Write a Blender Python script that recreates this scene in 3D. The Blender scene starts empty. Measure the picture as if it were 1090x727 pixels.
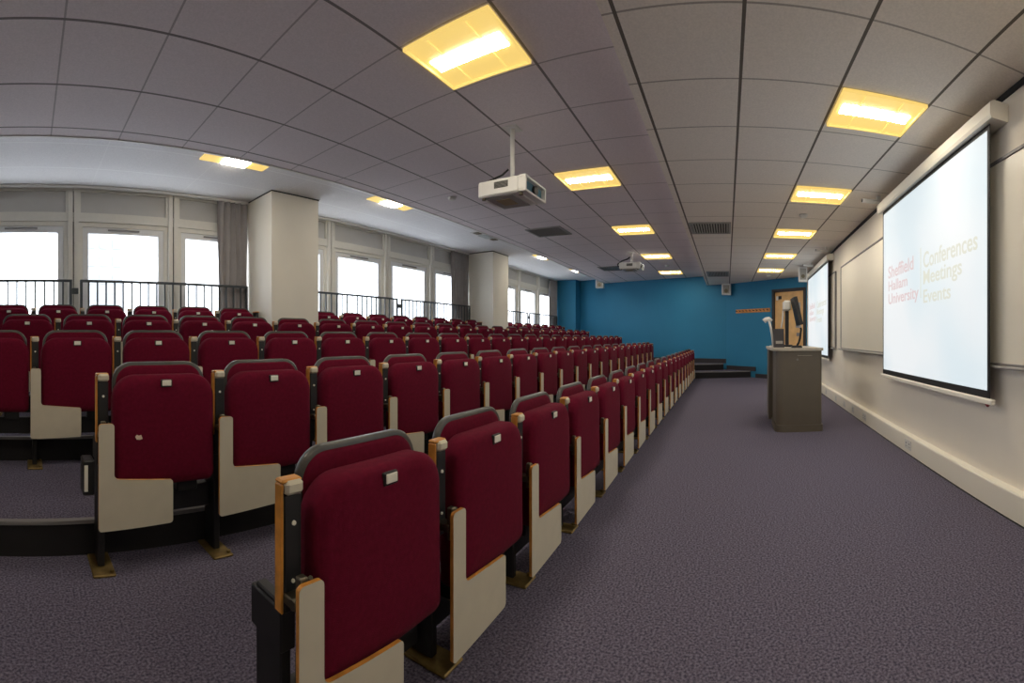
import bpy, math, random
from mathutils import Vector, Matrix
random.seed(7)
scene = bpy.context.scene
COL = scene.collection
S = 0.55                      # one seat pitch in metres; the room is laid out in seat pitches
EYE = 1.85 * S
PI = math.pi

def Z(h): return EYE + h * S  # height h seat pitches above the eye

# ------------------------------------------------------------------ materials
def nodes(m):
    m.use_nodes = True
    nt = m.node_tree
    return nt, nt.nodes['Principled BSDF']

def mat(name, col, rough=0.6, metal=0.0, noise=0.0, scale=20, bump=0.0, bscale=None, emit=None, estr=0.0, spec=0.5, sheen=0.0):
    m = bpy.data.materials.new(name)
    nt, b = nodes(m)
    b.inputs['Base Color'].default_value = (*col, 1)
    b.inputs['Roughness'].default_value = rough
    b.inputs['Metallic'].default_value = metal
    b.inputs['Specular IOR Level'].default_value = spec
    if sheen: b.inputs['Sheen Weight'].default_value = sheen; b.inputs['Sheen Roughness'].default_value = 0.4
    tc = nt.nodes.new('ShaderNodeTexCoord')
    n = nt.nodes.new('ShaderNodeTexNoise'); n.inputs['Scale'].default_value = scale; n.inputs['Detail'].default_value = 4
    nt.links.new(tc.outputs['Object'], n.inputs['Vector'])
    if noise:
        r = nt.nodes.new('ShaderNodeValToRGB')
        r.color_ramp.elements[0].position = 0.3; r.color_ramp.elements[1].position = 0.7
        r.color_ramp.elements[0].color = (*[c * (1 - noise) for c in col], 1)
        r.color_ramp.elements[1].color = (*[min(1, c * (1 + noise)) for c in col], 1)
        nt.links.new(n.outputs['Fac'], r.inputs['Fac']); nt.links.new(r.outputs['Color'], b.inputs['Base Color'])
    if bump:
        n2 = nt.nodes.new('ShaderNodeTexNoise'); n2.inputs['Scale'].default_value = bscale or scale
        nt.links.new(tc.outputs['Object'], n2.inputs['Vector'])
        bp = nt.nodes.new('ShaderNodeBump'); bp.inputs['Strength'].default_value = bump; bp.inputs['Distance'].default_value = 0.01
        nt.links.new(n2.outputs['Fac'], bp.inputs['Height']); nt.links.new(bp.outputs['Normal'], b.inputs['Normal'])
    if emit:
        b.inputs['Emission Color'].default_value = (*emit, 1); b.inputs['Emission Strength'].default_value = estr
    return m

def lin(r, g, b):
    f = lambda v: (v / 255 / 12.92) if v <= 10.3 else ((v / 255 + 0.055) / 1.055) ** 2.4
    return (f(r), f(g), f(b))

M = {}
M['seat'] = mat('maroon_wool', (0.120, 0.0055, 0.021), 0.9, noise=0.12, scale=60, bump=0.2, bscale=500, spec=0.08, sheen=0.03)
M['shell'] = mat('grey_shell', (0.052, 0.050, 0.045), 0.33, noise=0.1, scale=30)
M['black'] = mat('black_steel', (0.010, 0.010, 0.011), 0.5, noise=0.2, scale=20)
M['beige'] = mat('beige_laminate', (0.58, 0.53, 0.42), 0.5, noise=0.03, scale=15)
M['wood'] = mat('oiled_beech_edge', (0.62, 0.27, 0.045), 0.45, noise=0.25, scale=25)
M['plate'] = mat('white_plate', (0.8, 0.78, 0.68), 0.4)
M['hinge'] = mat('dull_metal', (0.16, 0.14, 0.10), 0.4, metal=0.8, noise=0.2)
M['foot'] = mat('brassy_foot', (0.22, 0.15, 0.05), 0.5, metal=0.6, noise=0.3)
M['spot'] = mat('pale_stuck_flake', (0.6, 0.45, 0.36), 0.7, noise=0.3)
M['white'] = mat('white_plastic', (0.72, 0.71, 0.68), 0.4, noise=0.02)
M['cream'] = mat('cream_paint', (0.74, 0.66, 0.52), 0.55, noise=0.02, scale=3)
M['pillar'] = mat('pillar_paint', (0.80, 0.76, 0.67), 0.7, noise=0.02, scale=3)
M['wallr'] = mat('warm_wall_paint', (0.80, 0.74, 0.64), 0.75, noise=0.02, scale=2)
M['trunk'] = mat('trunking_plastic', (0.86, 0.82, 0.72), 0.4)
M['frame'] = mat('window_frame_white', (0.74, 0.75, 0.76), 0.4, noise=0.02)
M['post'] = mat('cream_frame_paint', (0.70, 0.68, 0.62), 0.5, noise=0.02)
M['panel'] = mat('grey_panel', (0.50, 0.49, 0.47), 0.6, noise=0.03, scale=4)
M['gap'] = mat('dark_gap', (0.02, 0.02, 0.02), 0.8)
M['rail'] = mat('charcoal_rail', (0.045, 0.055, 0.065), 0.45, noise=0.1)
M['curtain'] = mat('grey_curtain', (0.30, 0.28, 0.28), 0.9, noise=0.06, scale=8)
M['blue'] = mat('blue_paint', (0.016, 0.180, 0.33), 0.7, noise=0.04, scale=1.5)
M['skirt'] = mat('dark_skirting', (0.03, 0.026, 0.032), 0.7)
M['alu'] = mat('nosing_metal', (0.22, 0.21, 0.21), 0.6, metal=0.3)
M['riser'] = mat('black_riser', (0.012, 0.011, 0.013), 0.9)
M['lectern'] = mat('grey_brown_laminate', (0.115, 0.097, 0.073), 0.45, noise=0.05, scale=8)
M['lecttop'] = mat('grey_worktop', (0.42, 0.38, 0.31), 0.4, noise=0.06, scale=30)
M['doorwood'] = mat('blond_door_wood', (0.66, 0.40, 0.16), 0.5, noise=0.12, scale=6)
M['doorframe'] = mat('dark_door_frame', (0.022, 0.014, 0.012), 0.5)
M['board'] = mat('whiteboard_enamel', (0.78, 0.73, 0.62), 0.42, noise=0.02, scale=2)
M['tube'] = mat('lamp_tube', (0.9, 0.88, 0.8), 0.5, emit=(1.0, 0.91, 0.76), estr=26)
M['louvre_glow'] = mat('glowing_yellow_louvre', (0.30, 0.20, 0.05), 0.6, emit=(1.0, 0.70, 0.20), estr=0.34)  # weak emission paints in the tube's light on the yellow louvre
M['tubeoff'] = mat('unlit_lamp', (0.45, 0.5, 0.5), 0.3)
M['beech'] = mat('beech_rack', (0.55, 0.22, 0.05), 0.5, noise=0.2)
M['glassblue'] = mat('lens_glass', (0.10, 0.22, 0.28), 0.08)
M['tan'] = mat('tan_label', (0.35, 0.28, 0.15), 0.6)
M['screenblack'] = mat('screen_border', (0.008, 0.008, 0.01), 0.7)
M['red'] = mat('red_plastic', (0.25, 0.02, 0.03), 0.5)
M['greyplastic'] = mat('grey_plastic', (0.30, 0.29, 0.27), 0.5)
M['building'] = mat('pale_concrete', (0.30, 0.31, 0.325), 0.8, noise=0.03)
M['buildwin'] = mat('far_window_glass', (0.27, 0.28, 0.295), 0.3)
M['ground'] = mat('pale_paving', (0.6, 0.6, 0.6), 0.9, noise=0.05)

def carpet():
    m = mat('purple_grey_carpet', (0.10, 0.08, 0.12), 0.95, spec=0.1)
    nt, b = nodes(m)
    tc = nt.nodes.new('ShaderNodeTexCoord')
    n = nt.nodes.new('ShaderNodeTexNoise'); n.inputs['Scale'].default_value = 110; n.inputs['Detail'].default_value = 6
    nt.links.new(tc.outputs['Object'], n.inputs['Vector'])
    r = nt.nodes.new('ShaderNodeValToRGB')
    r.color_ramp.elements[0].position = 0.36; r.color_ramp.elements[1].position = 0.66
    r.color_ramp.elements[0].color = (0.056, 0.050, 0.078, 1); r.color_ramp.elements[1].color = (0.19, 0.172, 0.230, 1)
    nt.links.new(n.outputs['Fac'], r.inputs['Fac'])
    nt.links.new(r.outputs['Color'], b.inputs['Base Color'])
    bp = nt.nodes.new('ShaderNodeBump'); bp.inputs['Strength'].default_value = 0.5; bp.inputs['Distance'].default_value = 0.01
    nt.links.new(n.outputs['Fac'], bp.inputs['Height']); nt.links.new(bp.outputs['Normal'], b.inputs['Normal'])
    return m
M['carpet'] = carpet()

def tiles(name, col, line, ts, td, os_, od):
    """suspended ceiling: tile grid in object (=world) coordinates, dark joint lines"""
    m = mat(name, col, 0.85)
    nt, b = nodes(m)
    tc = nt.nodes.new('ShaderNodeTexCoord'); sx = nt.nodes.new('ShaderNodeSeparateXYZ')
    nt.links.new(tc.outputs['Object'], sx.inputs[0])
    def mth(op, a, v=None, v2=None):
        n = nt.nodes.new('ShaderNodeMath'); n.operation = op
        if isinstance(a, (int, float)): n.inputs[0].default_value = a
        else: nt.links.new(a, n.inputs[0])
        if v is not None:
            if isinstance(v, (int, float)): n.inputs[1].default_value = v
            else: nt.links.new(v, n.inputs[1])
        return n.outputs[0]
    def dist(sock, t, o):
        a = mth('SUBTRACT', sock, o); a = mth('DIVIDE', a, t)
        a = mth('ADD', a, 200.5); a = mth('FRACT', a); a = mth('SUBTRACT', a, 0.5); a = mth('ABSOLUTE', a)
        return mth('MULTIPLY', a, t)
    dx = dist(sx.outputs[0], ts, os_); dy = dist(sx.outputs[1], td, od)
    lx = mth('LESS_THAN', dx, 0.006); ly = mth('LESS_THAN', dy, 0.009)
    mx = mth('MAXIMUM', mth('MULTIPLY', lx, 0.6), ly)
    n = nt.nodes.new('ShaderNodeTexNoise'); n.inputs['Scale'].default_value = 90; n.inputs['Detail'].default_value = 3
    nt.links.new(tc.outputs['Object'], n.inputs['Vector'])
    r = nt.nodes.new('ShaderNodeValToRGB')
    r.color_ramp.elements[0].position = 0.3; r.color_ramp.elements[1].position = 0.7
    r.color_ramp.elements[0].color = (*[c * 0.93 for c in col], 1); r.color_ramp.elements[1].color = (*[c * 1.05 for c in col], 1)
    nt.links.new(n.outputs['Fac'], r.inputs['Fac'])
    mix = nt.nodes.new('ShaderNodeMix'); mix.data_type = 'RGBA'
    nt.links.new(mx, mix.inputs[0]); nt.links.new(r.outputs['Color'], mix.inputs[6]); mix.inputs[7].default_value = (*line, 1)
    nt.links.new(mix.outputs[2], b.inputs['Base Color'])
    return m
M['ceil'] = tiles('mauve_grey_ceiling_tiles', (0.80, 0.73, 0.75), (0.22, 0.20, 0.20), 1.04 * S, 1.10 * S, 11.8 * S, 2.05 * S)
M['ceill'] = tiles('warm_ceiling_tiles', (0.84, 0.78, 0.71), (0.14, 0.12, 0.10), 1.02 * S, 1.03 * S, 10.6 * S, -0.14 * S)
M['ceils'] = tiles('pale_ceiling_tiles', (0.84, 0.83, 0.84), (0.93, 0.93, 0.93), 2.08 * S, 1.10 * S, 11.8 * S, 7.6 * S)

def glass():
    m = bpy.data.materials.new('window_glass'); m.use_nodes = True
    nt = m.node_tree; nt.nodes.clear()
    o = nt.nodes.new('ShaderNodeOutputMaterial'); t = nt.nodes.new('ShaderNodeBsdfTransparent')
    g = nt.nodes.new('ShaderNodeBsdfGlossy'); g.inputs['Roughness'].default_value = 0.02
    t.inputs[0].default_value = (0.97, 0.98, 1, 1)
    x = nt.nodes.new('ShaderNodeMixShader'); x.inputs[0].default_value = 0.06
    nt.links.new(t.outputs[0], x.inputs[1]); nt.links.new(g.outputs[0], x.inputs[2]); nt.links.new(x.outputs[0], o.inputs[0])
    return m
M['glass'] = glass()

def screen_image():
    """projected slide: near white with a pale sky-blue area, as the slide itself shows"""
    m = bpy.data.materials.new('projected_slide'); m.use_nodes = True
    nt, b = nodes(m)
    b.inputs['Base Color'].default_value = (0.25, 0.25, 0.25, 1); b.inputs['Roughness'].default_value = 0.95
    tc = nt.nodes.new('ShaderNodeTexCoord')
    n = nt.nodes.new('ShaderNodeTexNoise'); n.inputs['Scale'].default_value = 1.1; n.inputs['Detail'].default_value = 1
    nt.links.new(tc.outputs['Object'], n.inputs['Vector'])
    r = nt.nodes.new('ShaderNodeValToRGB')
    r.color_ramp.elements[0].position = 0.35; r.color_ramp.elements[1].position = 0.6
    r.color_ramp.elements[0].color = (*lin(222, 238, 246), 1); r.color_ramp.elements[1].color = (*lin(241, 247, 251), 1)
    nt.links.new(n.outputs['Fac'], r.inputs['Fac'])
    nt.links.new(r.outputs['Color'], b.inputs['Emission Color']); b.inputs['Emission Strength'].default_value = 0.32  # screen cloth emits by itself, standing in for the projector beam
    return m
M['slide'] = screen_image()
M['txred'] = mat('slide_red_text', (0.2, 0.2, 0.2), 0.95, emit=lin(238, 206, 208), estr=0.30)  # lettering emits too, in place of projected light
M['txcream'] = mat('slide_cream_text', (0.2, 0.2, 0.2), 0.95, emit=lin(232, 232, 214), estr=0.312)

# ------------------------------------------------------------------ mesh builder
class MB:
    def __init__(s): s.v = []; s.f = []; s.m = []; s.sm = []
    def add(s, vs, fs, m=0, smooth=False):
        b = len(s.v); s.v += [tuple(v) for v in vs]
        for f in fs: s.f.append(tuple(b + i for i in f)); s.m.append(m); s.sm.append(smooth)
        return s
    def box(s, x0, x1, y0, y1, z0, z1, m=0, bev=0.0):
        if bev <= 0:
            v = [(x, y, z) for z in (z0, z1) for y in (y0, y1) for x in (x0, x1)]
            return s.add(v, [(0, 2, 3, 1), (4, 5, 7, 6), (0, 1, 5, 4), (2, 6, 7, 3), (0, 4, 6, 2), (1, 3, 7, 5)], m)
        b = min(bev, (x1 - x0) / 2.01, (y1 - y0) / 2.01, (z1 - z0) / 2.01)
        rings = []
        for z, i in ((z0, b), (z0 + b, 0), (z1 - b, 0), (z1, b)):
            rings.append([(x0 + b + (0 if i == 0 else 0), y0 + i, z), (x1 - b, y0 + i, z), (x1 - i, y0 + b, z), (x1 - i, y1 - b, z),
                          (x1 - b, y1 - i, z), (x0 + b, y1 - i, z), (x0 + i, y1 - b, z), (x0 + i, y0 + b, z)])
        v = [p for r in rings for p in r]
        f = [tuple(range(7, -1, -1)), tuple(range(24, 32))]
        for k in range(3):
            for j in range(8):
                a = k * 8 + j; c = k * 8 + (j + 1) % 8
                f.append((a, c, c + 8, a + 8))
        return s.add(v, f, m)
    def prism(s, pts, z0, z1, m=0, ms=None):      # plan polygon (x,y), counter-clockwise
        n = len(pts)
        v = [(x, y, z0) for x, y in pts] + [(x, y, z1) for x, y in pts]
        s.add(v, [tuple(range(n - 1, -1, -1)), tuple(range(n, 2 * n))], m)
        return s.add(v, [(i, (i + 1) % n, (i + 1) % n + n, i + n) for i in range(n)], m if ms is None else ms)
    def slab(s, pts, y0, y1, m=0, ms=None):       # outline (x,z) extruded along y
        n = len(pts)
        v = [(x, y0, z) for x, z in pts] + [(x, y1, z) for x, z in pts]
        s.add(v, [tuple(range(n)), tuple(range(2 * n - 1, n - 1, -1))], m)
        return s.add(v, [(i, i + n, (i + 1) % n + n, (i + 1) % n) for i in range(n)], m if ms is None else ms)
    def tube(s, path, r, m=0, n=8, caps=True, smooth=True):
        P = [Vector(p) for p in path]; rings = []; up = None
        for i, p in enumerate(P):
            t = (P[min(i + 1, len(P) - 1)] - P[max(i - 1, 0)]).normalized()
            if up is None:
                up = Vector((0, 0, 1)) if abs(t.z) < 0.9 else Vector((1, 0, 0))
            a = t.cross(up).normalized(); up2 = a.cross(t).normalized(); up = up2
            rr = r[i] if isinstance(r, (list, tuple)) else r
            rings.append([p + a * math.cos(2 * PI * j / n) * rr + up2 * math.sin(2 * PI * j / n) * rr for j in range(n)])
        v = [q for R in rings for q in R]
        f = [(k * n + j, k * n + (j + 1) % n, (k + 1) * n + (j + 1) % n, (k + 1) * n + j) for k in range(len(P) - 1) for j in range(n)]
        s.add(v, f, m, smooth)
        if caps: s.add(v, [tuple(range(n)), tuple(range((len(P) - 1) * n, len(P) * n))], m)
        return s
    def rings(s, rs, m=0, smooth=True, cap0=True, cap1=True):
        n = len(rs[0]); v = [q for R in rs for q in R]
        s.add(v, [(k * n + j, k * n + (j + 1) % n, (k + 1) * n + (j + 1) % n, (k + 1) * n + j) for k in range(len(rs) - 1) for j in range(n)], m, smooth)
        if cap0: s.add(rs[0], [tuple(range(n - 1, -1, -1))], m, smooth)
        if cap1: s.add(rs[-1], [tuple(range(n))], m, smooth)
        return s
    def build(s, name, mats, parent=None, loc=(0, 0, 0), rz=0, rx=0):
        me = bpy.data.meshes.new(name); me.from_pydata(s.v, [], s.f)
        for k in (mats if isinstance(mats, (list, tuple)) else [mats]): me.materials.append(M[k])
        me.polygons.foreach_set('material_index', s.m); me.polygons.foreach_set('use_smooth', s.sm)
        me.update()
        import bmesh
        bm = bmesh.new(); bm.from_mesh(me)
        bmesh.ops.remove_doubles(bm, verts=bm.verts, dist=1e-5)
        bmesh.ops.recalc_face_normals(bm, faces=bm.faces)
        bm.to_mesh(me); bm.free()
        o = bpy.data.objects.new(name, me); COL.objects.link(o)
        o.location = loc; o.rotation_euler = (rx, 0, rz)
        if parent: o.parent = parent
        return o

def tag(o, label=None, cat=None, group=None, kind=None):
    if label: o['label'] = label
    if cat: o['category'] = cat
    if group: o['group'] = group
    if kind: o['kind'] = kind
    return o
def struct(o): o['kind'] = 'structure'; return o
def empty(name, loc=(0, 0, 0), rz=0):
    o = bpy.data.objects.new(name, None); COL.objects.link(o); o.location = loc; o.rotation_euler = (0, 0, rz)
    o.empty_display_size = 0.1
    return o
def copy_tree(o, parent=None):
    c = o.copy(); COL.objects.link(c); c.parent = parent
    for ch in list(o.children): copy_tree(ch, c)
    return c

def rr(x0, x1, z0, z1, rt, rb, n=6):      # rounded rectangle outline (x,z)
    pts = []
    for cx, cz, r, a0 in ((x1 - rb, z0 + rb, rb, -90), (x1 - rt, z1 - rt, rt, 0), (x0 + rt, z1 - rt, rt, 90), (x0 + rb, z0 + rb, rb, 180)):
        for k in range(n + 1):
            a = math.radians(a0 + 90 * k / n); pts.append((cx + r * math.cos(a), cz + r * math.sin(a)))
    return pts
def pad(mb, x0, x1, z0, z1, rt, rb, layers, m=0, lean=0.0, n=6):
    """cushion built of outline rings: layers = (y, inset)"""
    rs = []
    for y, i in layers:
        o = rr(x0 + i, x1 - i, z0 + i, z1 - i, max(rt - i * 0.8, 0.01), max(rb - i * 0.8, 0.008), n)
        rs.append([(x, y + lean * (z - z0), z) for x, z in o])
    return mb.rings(rs, m)

# ------------------------------------------------------------------ plan of the room (in seat pitches: s along the rows, d towards the windows)
W = 9.8
PHI = 0.0414
def dr(s, off=0.0): return -(2.63 - off + PHI * s)      # right wall, off = how far it stands proud
A = (21.8, 0.0); C = (18.6, dr(18.6)); B = (24.9, 8.5)
PIER = 24.2
S0 = -4.5
FL = [(S0, dr(S0)), C, A, B, (25.4, 8.53), (25.4, W + 0.5), (S0, W + 0.5)]
def sc(pts): return [(x * S, y * S) for x, y in pts]

floor = struct(MB().prism(sc([(S0, dr(S0) - .3), (C[0] + .2, C[1] - .3), (A[0] + .3, A[1] - .1), (B[0] + .4, B[1]), (25.6, W + .3), (S0, W + .3)]), -0.12, 0).build('floor', 'carpet'))

rise = 0.296
ROWD = [1.43, 3.38, 5.24, 7.125, 8.98]
# tiers: each carries the floor behind one row
for i in range(1, 5):
    d0 = ROWD[i] + 0.38; d1 = (ROWD[i + 1] + 0.38 if i < 4 else W)
    t = rise * i * S
    def bs(d): return A[0] + (B[0] - A[0]) * d / B[1] if d < 8.5 else PIER
    mb = MB().prism(sc([(S0, d0), (bs(d0) - .02, d0), (bs(d1) - .02, d1), (S0, d1)]), 0.0, t, 0, 1)
    o = struct(mb.build('floor_tier', ['carpet', 'riser']))
    nz = MB().box(S0 * S, (bs(d0) - .1) * S, (d0 - .012) * S, (d0 + .045) * S, t - 0.016, t + 0.004, 0, 0.002)
    nz.build('nosing', 'alu', o)
# corner steps by the far wall
def step(pts, z0, z1, edge):
    o = struct(MB().prism(sc(pts), z0, z1, 0, 1).build('floor_step', ['carpet', 'riser']))
    p = [Vector((x * S, y * S, z1)) for x, y in edge]
    mb = MB()
    for a, b in zip(p, p[1:]):
        t = (b - a).normalized(); n = Vector((-t.y, t.x, 0))
        if n.x > 0: n = -n
        q = [a + n * .008, b + n * .008, b - n * .035, a - n * .035]
        mb.prism([(v.x, v.y) for v in q], z1 - .018, z1 + .004)
    mb.build('nosing', 'alu', o)
    return o
step([(20.05, 1.3), (20.68, -1.12), (21.77, 0.02), (22.9, 3.25), (20.05, 3.25)], 0, rise * S, [(20.05, 3.25), (20.05, 1.3), (20.68, -1.1)])
step([(20.95, 1.4), (21.45, 0.15), (21.83, 0.2), (23.4, 4.9), (20.95, 4.9)], rise * S, 2 * rise * S, [(20.95, 4.9), (20.95, 1.4), (21.45, 0.15)])

# ---- walls
TOP = 3.6
def wallseg(name, a, b, th, z0, z1, m, extra=None):
    """wall from a to b; th: thickness to the outside (left of a->b is inside)"""
    a = Vector((*a, 0)) * S; b = Vector((*b, 0)) * S
    t = (b - a).normalized(); n = Vector((t.y, -t.x, 0)) * th
    mb = MB().prism([(p.x, p.y) for p in (a, a + n, b + n, b)], z0, z1)
    return struct(mb.build(name, m))
wallseg('wall_right', (S0, dr(S0)), C, 0.15, 0, Z(TOP), 'wallr')
wallseg('wall_near', (S0, W), (S0, dr(S0)), 0.15, 0, Z(TOP), 'wallr')
# blue far wall: long face, pier in the window corner
mb = MB()
mb.prism(sc([A, (A[0] + .4, A[1] - .2), (B[0] + .4, B[1]), (25.6, 10.2), (PIER, 10.2), (PIER, 8.53), (B[0], B[1])]), 0, Z(TOP))
struct(mb.build('wall_far', 'blue'))
# slanted wall with the door opening
va = Vector((*A, 0)) * S; vc = Vector((*C, 0)) * S
tdir = (vc - va).normalized(); L_ac = (vc - va).length; nin = Vector((-tdir.y, tdir.x, 0))
if nin.x > 0: nin = -nin
def onslant(u, off): 
    p = va + tdir * u + nin * off
    return (p.x, p.y)
du0 = (Vector((19.85, -2.017, 0)) * S - va).length; du1 = L_ac - 0.03
DH = 4.0 * S
mb = MB()
mb.prism([onslant(0, 0), onslant(0, -.15), onslant(du0, -.15), onslant(du0, 0)], 0, Z(TOP))
mb.prism([onslant(du0, 0), onslant(du0, -.15), onslant(L_ac + .1, -.15), onslant(L_ac + .0, 0)], DH, Z(TOP))
mb.prism([onslant(du1, 0), onslant(du1, -.15), onslant(L_ac + .1, -.15), onslant(L_ac + .0, 0)], 0, DH)
struct(mb.build('wall_door_side', 'blue'))
# door
dr_o = empty('door_1', (onslant(du0, 0)[0], onslant(du0, 0)[1], 0), math.atan2(tdir.y, tdir.x)); struct(dr_o)
dw = du1 - du0
# local: x along the wall, inside is toward +y or -y
sgn = 1 if Vector((-math.sin(dr_o.rotation_euler.z), math.cos(dr_o.rotation_euler.z), 0)).dot(nin) > 0 else -1
def yy(a, b): return (min(a * sgn, b * sgn), max(a * sgn, b * sgn))
f = MB(); y0, y1 = yy(-.12, .02)
f.box(0.001, .07, y0, y1, 0, DH - .002); f.box(dw - .07, dw - .001, y0, y1, 0, DH - .002); f.box(.07, dw - .07, y0, y1, DH - .072, DH - .002)
f.build('door_frame', 'doorframe', dr_o)
f = MB(); y0, y1 = yy(-.07, -.025)
f.box(.072, dw - .072, y0, y1, .01, DH - .074); leaf = f.build('door_leaf', 'doorwood', dr_o)
y0, y1 = yy(-.026, -.015)
MB().box(dw - .30, dw - .17, y0, y1, 1.25, 1.85, 0, .003).build('vision_panel', 'buildwin', dr_o)['label'] = 'narrow glazed vision panel'
MB().box(.11, .17, y0, y1, 1.93, 2.03).build('notice', 'white', dr_o)
MB().box(.18, .27, y0, y1, 1.95, 2.03).build('notice', 'black', dr_o)
MB().box(dw - .28, dw - .18, y0, y1, 1.05, 1.13).build('push_plate', 'alu', dr_o)
y0, y1 = yy(-.02, .03)
MB().tube([(.14, y0, 1.0), (.14, y1, 1.0), (.27, y1, 1.0)], .011).build('door_handle', 'alu', dr_o)
# dark skirting on the blue walls
def skirt(name, pts, z0, h, m='skirt', th=.018):
    mb = MB()
    for a, b in zip(pts, pts[1:]):
        a = Vector((*a, 0)) * S; b = Vector((*b, 0)) * S; t = (b - a).normalized(); n = Vector((-t.y, t.x, 0))
        c = Vector((10 * S, 2 * S, 0))
        if n.dot(c - a) < 0: n = -n
        mb.prism([(p.x, p.y) for p in (a, a + n * th, b + n * th, b)], z0, z0 + h)
    return struct(mb.build(name, m))
def sl(u): p = onslant(u, 0); return (p[0] / S, p[1] / S)
skirt('baseboard_door', [sl(1.02), sl(du0)], 0, .10)
skirt('baseboard_step', [sl(.02), sl(1.02)], rise * S, .11)
skirt('baseboard_far', [(A[0], A[1] + .02), (B[0] - .6, B[1] - 1.7)], 2 * rise * S, .12)

# ---- ceilings
lowpts = [(S0, dr(S0)), C, A, (A[0] + .353 * 1.0, 1.0), (S0, 1.0)]
struct(MB().prism(sc(lowpts), Z(2.607), Z(3.45)).build('ceiling_low', 'ceill'))
struct(MB().prism(sc([(S0, 1.0), (A[0] + .353, 1.0), (A[0] + .353 * 6.75, 6.75), (S0, 6.75)]), Z(3.05), Z(3.5)).build('ceiling_main', 'ceil'))
struct(MB().prism(sc([(S0, 6.75), (A[0] + .353 * 6.75, 6.75), (B[0], 8.5), (PIER, 8.55), (PIER, W), (S0, W)]), Z(3.33), Z(3.6)).build('ceiling_window_side', 'ceils'))
struct(MB().box(S0 * S, 24.1 * S, 6.72 * S, 6.77 * S, Z(3.035), Z(3.33)).build('trim_ceiling_edge', 'white'))
a0 = Vector((S0 * S, dr(S0) * S, 0)); a1 = Vector((C[0] * S, C[1] * S, 0))
tw = (a1 - a0).normalized(); nw = Vector((-tw.y, tw.x, 0))
WANG = math.atan2(tw.y, tw.x)
struct(MB().prism([(p.x, p.y) for p in (a0, a1, a1 + nw * .012, a0 + nw * .012)], Z(2.607) - .035, Z(2.607)).build('trim_ceiling_right', 'gap'))

# ---- pillars in the window wall
def pillar(s0, s1):
    d0 = 8.56
    o = struct(MB().prism(sc([(s0, d0), (s1, d0), (s1, W), (s0, W)]), 0, Z(3.33)).build('pillar', 'pillar'))
    g = MB().box(s0 * S - .008, s1 * S + .008, d0 * S - .008, W * S, Z(3.33) - .014, Z(3.33) - .002)
    g.build('shadow_gap', 'gap', o)
pillar(5.24, 6.56); pillar(14.8, 16.04)

# ---- window wall
PITCH = 2.31; M0 = 1.02
SILL, GT = 0.05, 2.33
posts = [M0 + PITCH * k for k in range(-2, 11)]
yw0, yw1 = W * S, W * S + .18
mb = MB()
mb.box(S0 * S, 24.3 * S, yw0, yw1, 0, Z(SILL - .12))                       # below the sills
mb.box(S0 * S, 24.3 * S, yw0 + .03, yw1, Z(2.57), Z(3.6), 1)               # grey frieze panels
mb.box(S0 * S, 24.3 * S, yw0, yw0 + .04, Z(2.57), Z(2.77), 0)
mb.box(S0 * S, 24.3 * S, yw0, yw0 + .04, Z(3.24), Z(3.6), 0)
for c in posts:
    mb.box((c - .115) * S, (c - .012) * S, yw0 - .02, yw1, Z(SILL - .12), Z(3.33), 0)
    mb.box((c + .012) * S, (c + .115) * S, yw0 - .02, yw1, Z(SILL - .12), Z(3.33), 0)
    mb.box((c - .012) * S, (c + .012) * S, yw0 + .0, yw1, Z(SILL - .12), Z(3.33), 2)
    mb.box((c - .17) * S, (c + .17) * S, yw0 + .005, yw0 + .05, Z(2.57), Z(3.33), 0)
mb.box(S0 * S, (posts[0]) * S, yw0, yw1, Z(SILL - .12), Z(2.57), 0)
struct(mb.build('wall_left', ['post', 'panel', 'gap']))
for k, c in enumerate(posts[:-1]):
    x0, x1 = (c + .115) * S, (c + PITCH - .115) * S
    z0, z1 = Z(SILL - .12), Z(2.57)
    o = empty('window_%d' % (k + 1), ((x0 + x1) / 2, yw0, z0)); struct(o)
    hx = (x1 - x0) / 2; H = z1 - z0; g = (1.97 - .34) * S / 2
    f = MB(); t = .10 * S
    f.box(-hx, -hx + t, .02, .12, 0, H); f.box(hx - t, hx, .02, .12, 0, H)
    f.box(-hx + t, hx - t, .02, .12, H - t, H); f.box(-hx + t, hx - t, .02, .12, 0, t)
    f.build('window_frame', 'post', o)
    f = MB(); gz0 = Z(SILL) - z0; gz1 = Z(GT) - z0
    f.box(-hx + t, -g, .035, .10, t, H - t); f.box(g, hx - t, .035, .10, t, H - t)
    f.box(-g, g, .035, .10, gz1, H - t); f.box(-g, g, .035, .10, t, gz0)
    sash = f.build('sash', 'frame', o)
    MB().box(-.2, .2, .018, .035, gz1 + .035, gz1 + .055, 0, .004).build('trickle_vent', 'alu', sash)
    MB().box(-g, g, .07, .078, gz0, gz1).build('pane', 'glass', o)
struct(MB().box(S0 * S, 24.1 * S, yw0 - .09, yw0 - .05, Z(3.33) - .035, Z(3.33) - .002, 0, .006).build('trim_curtain_track', 'white'))

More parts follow.
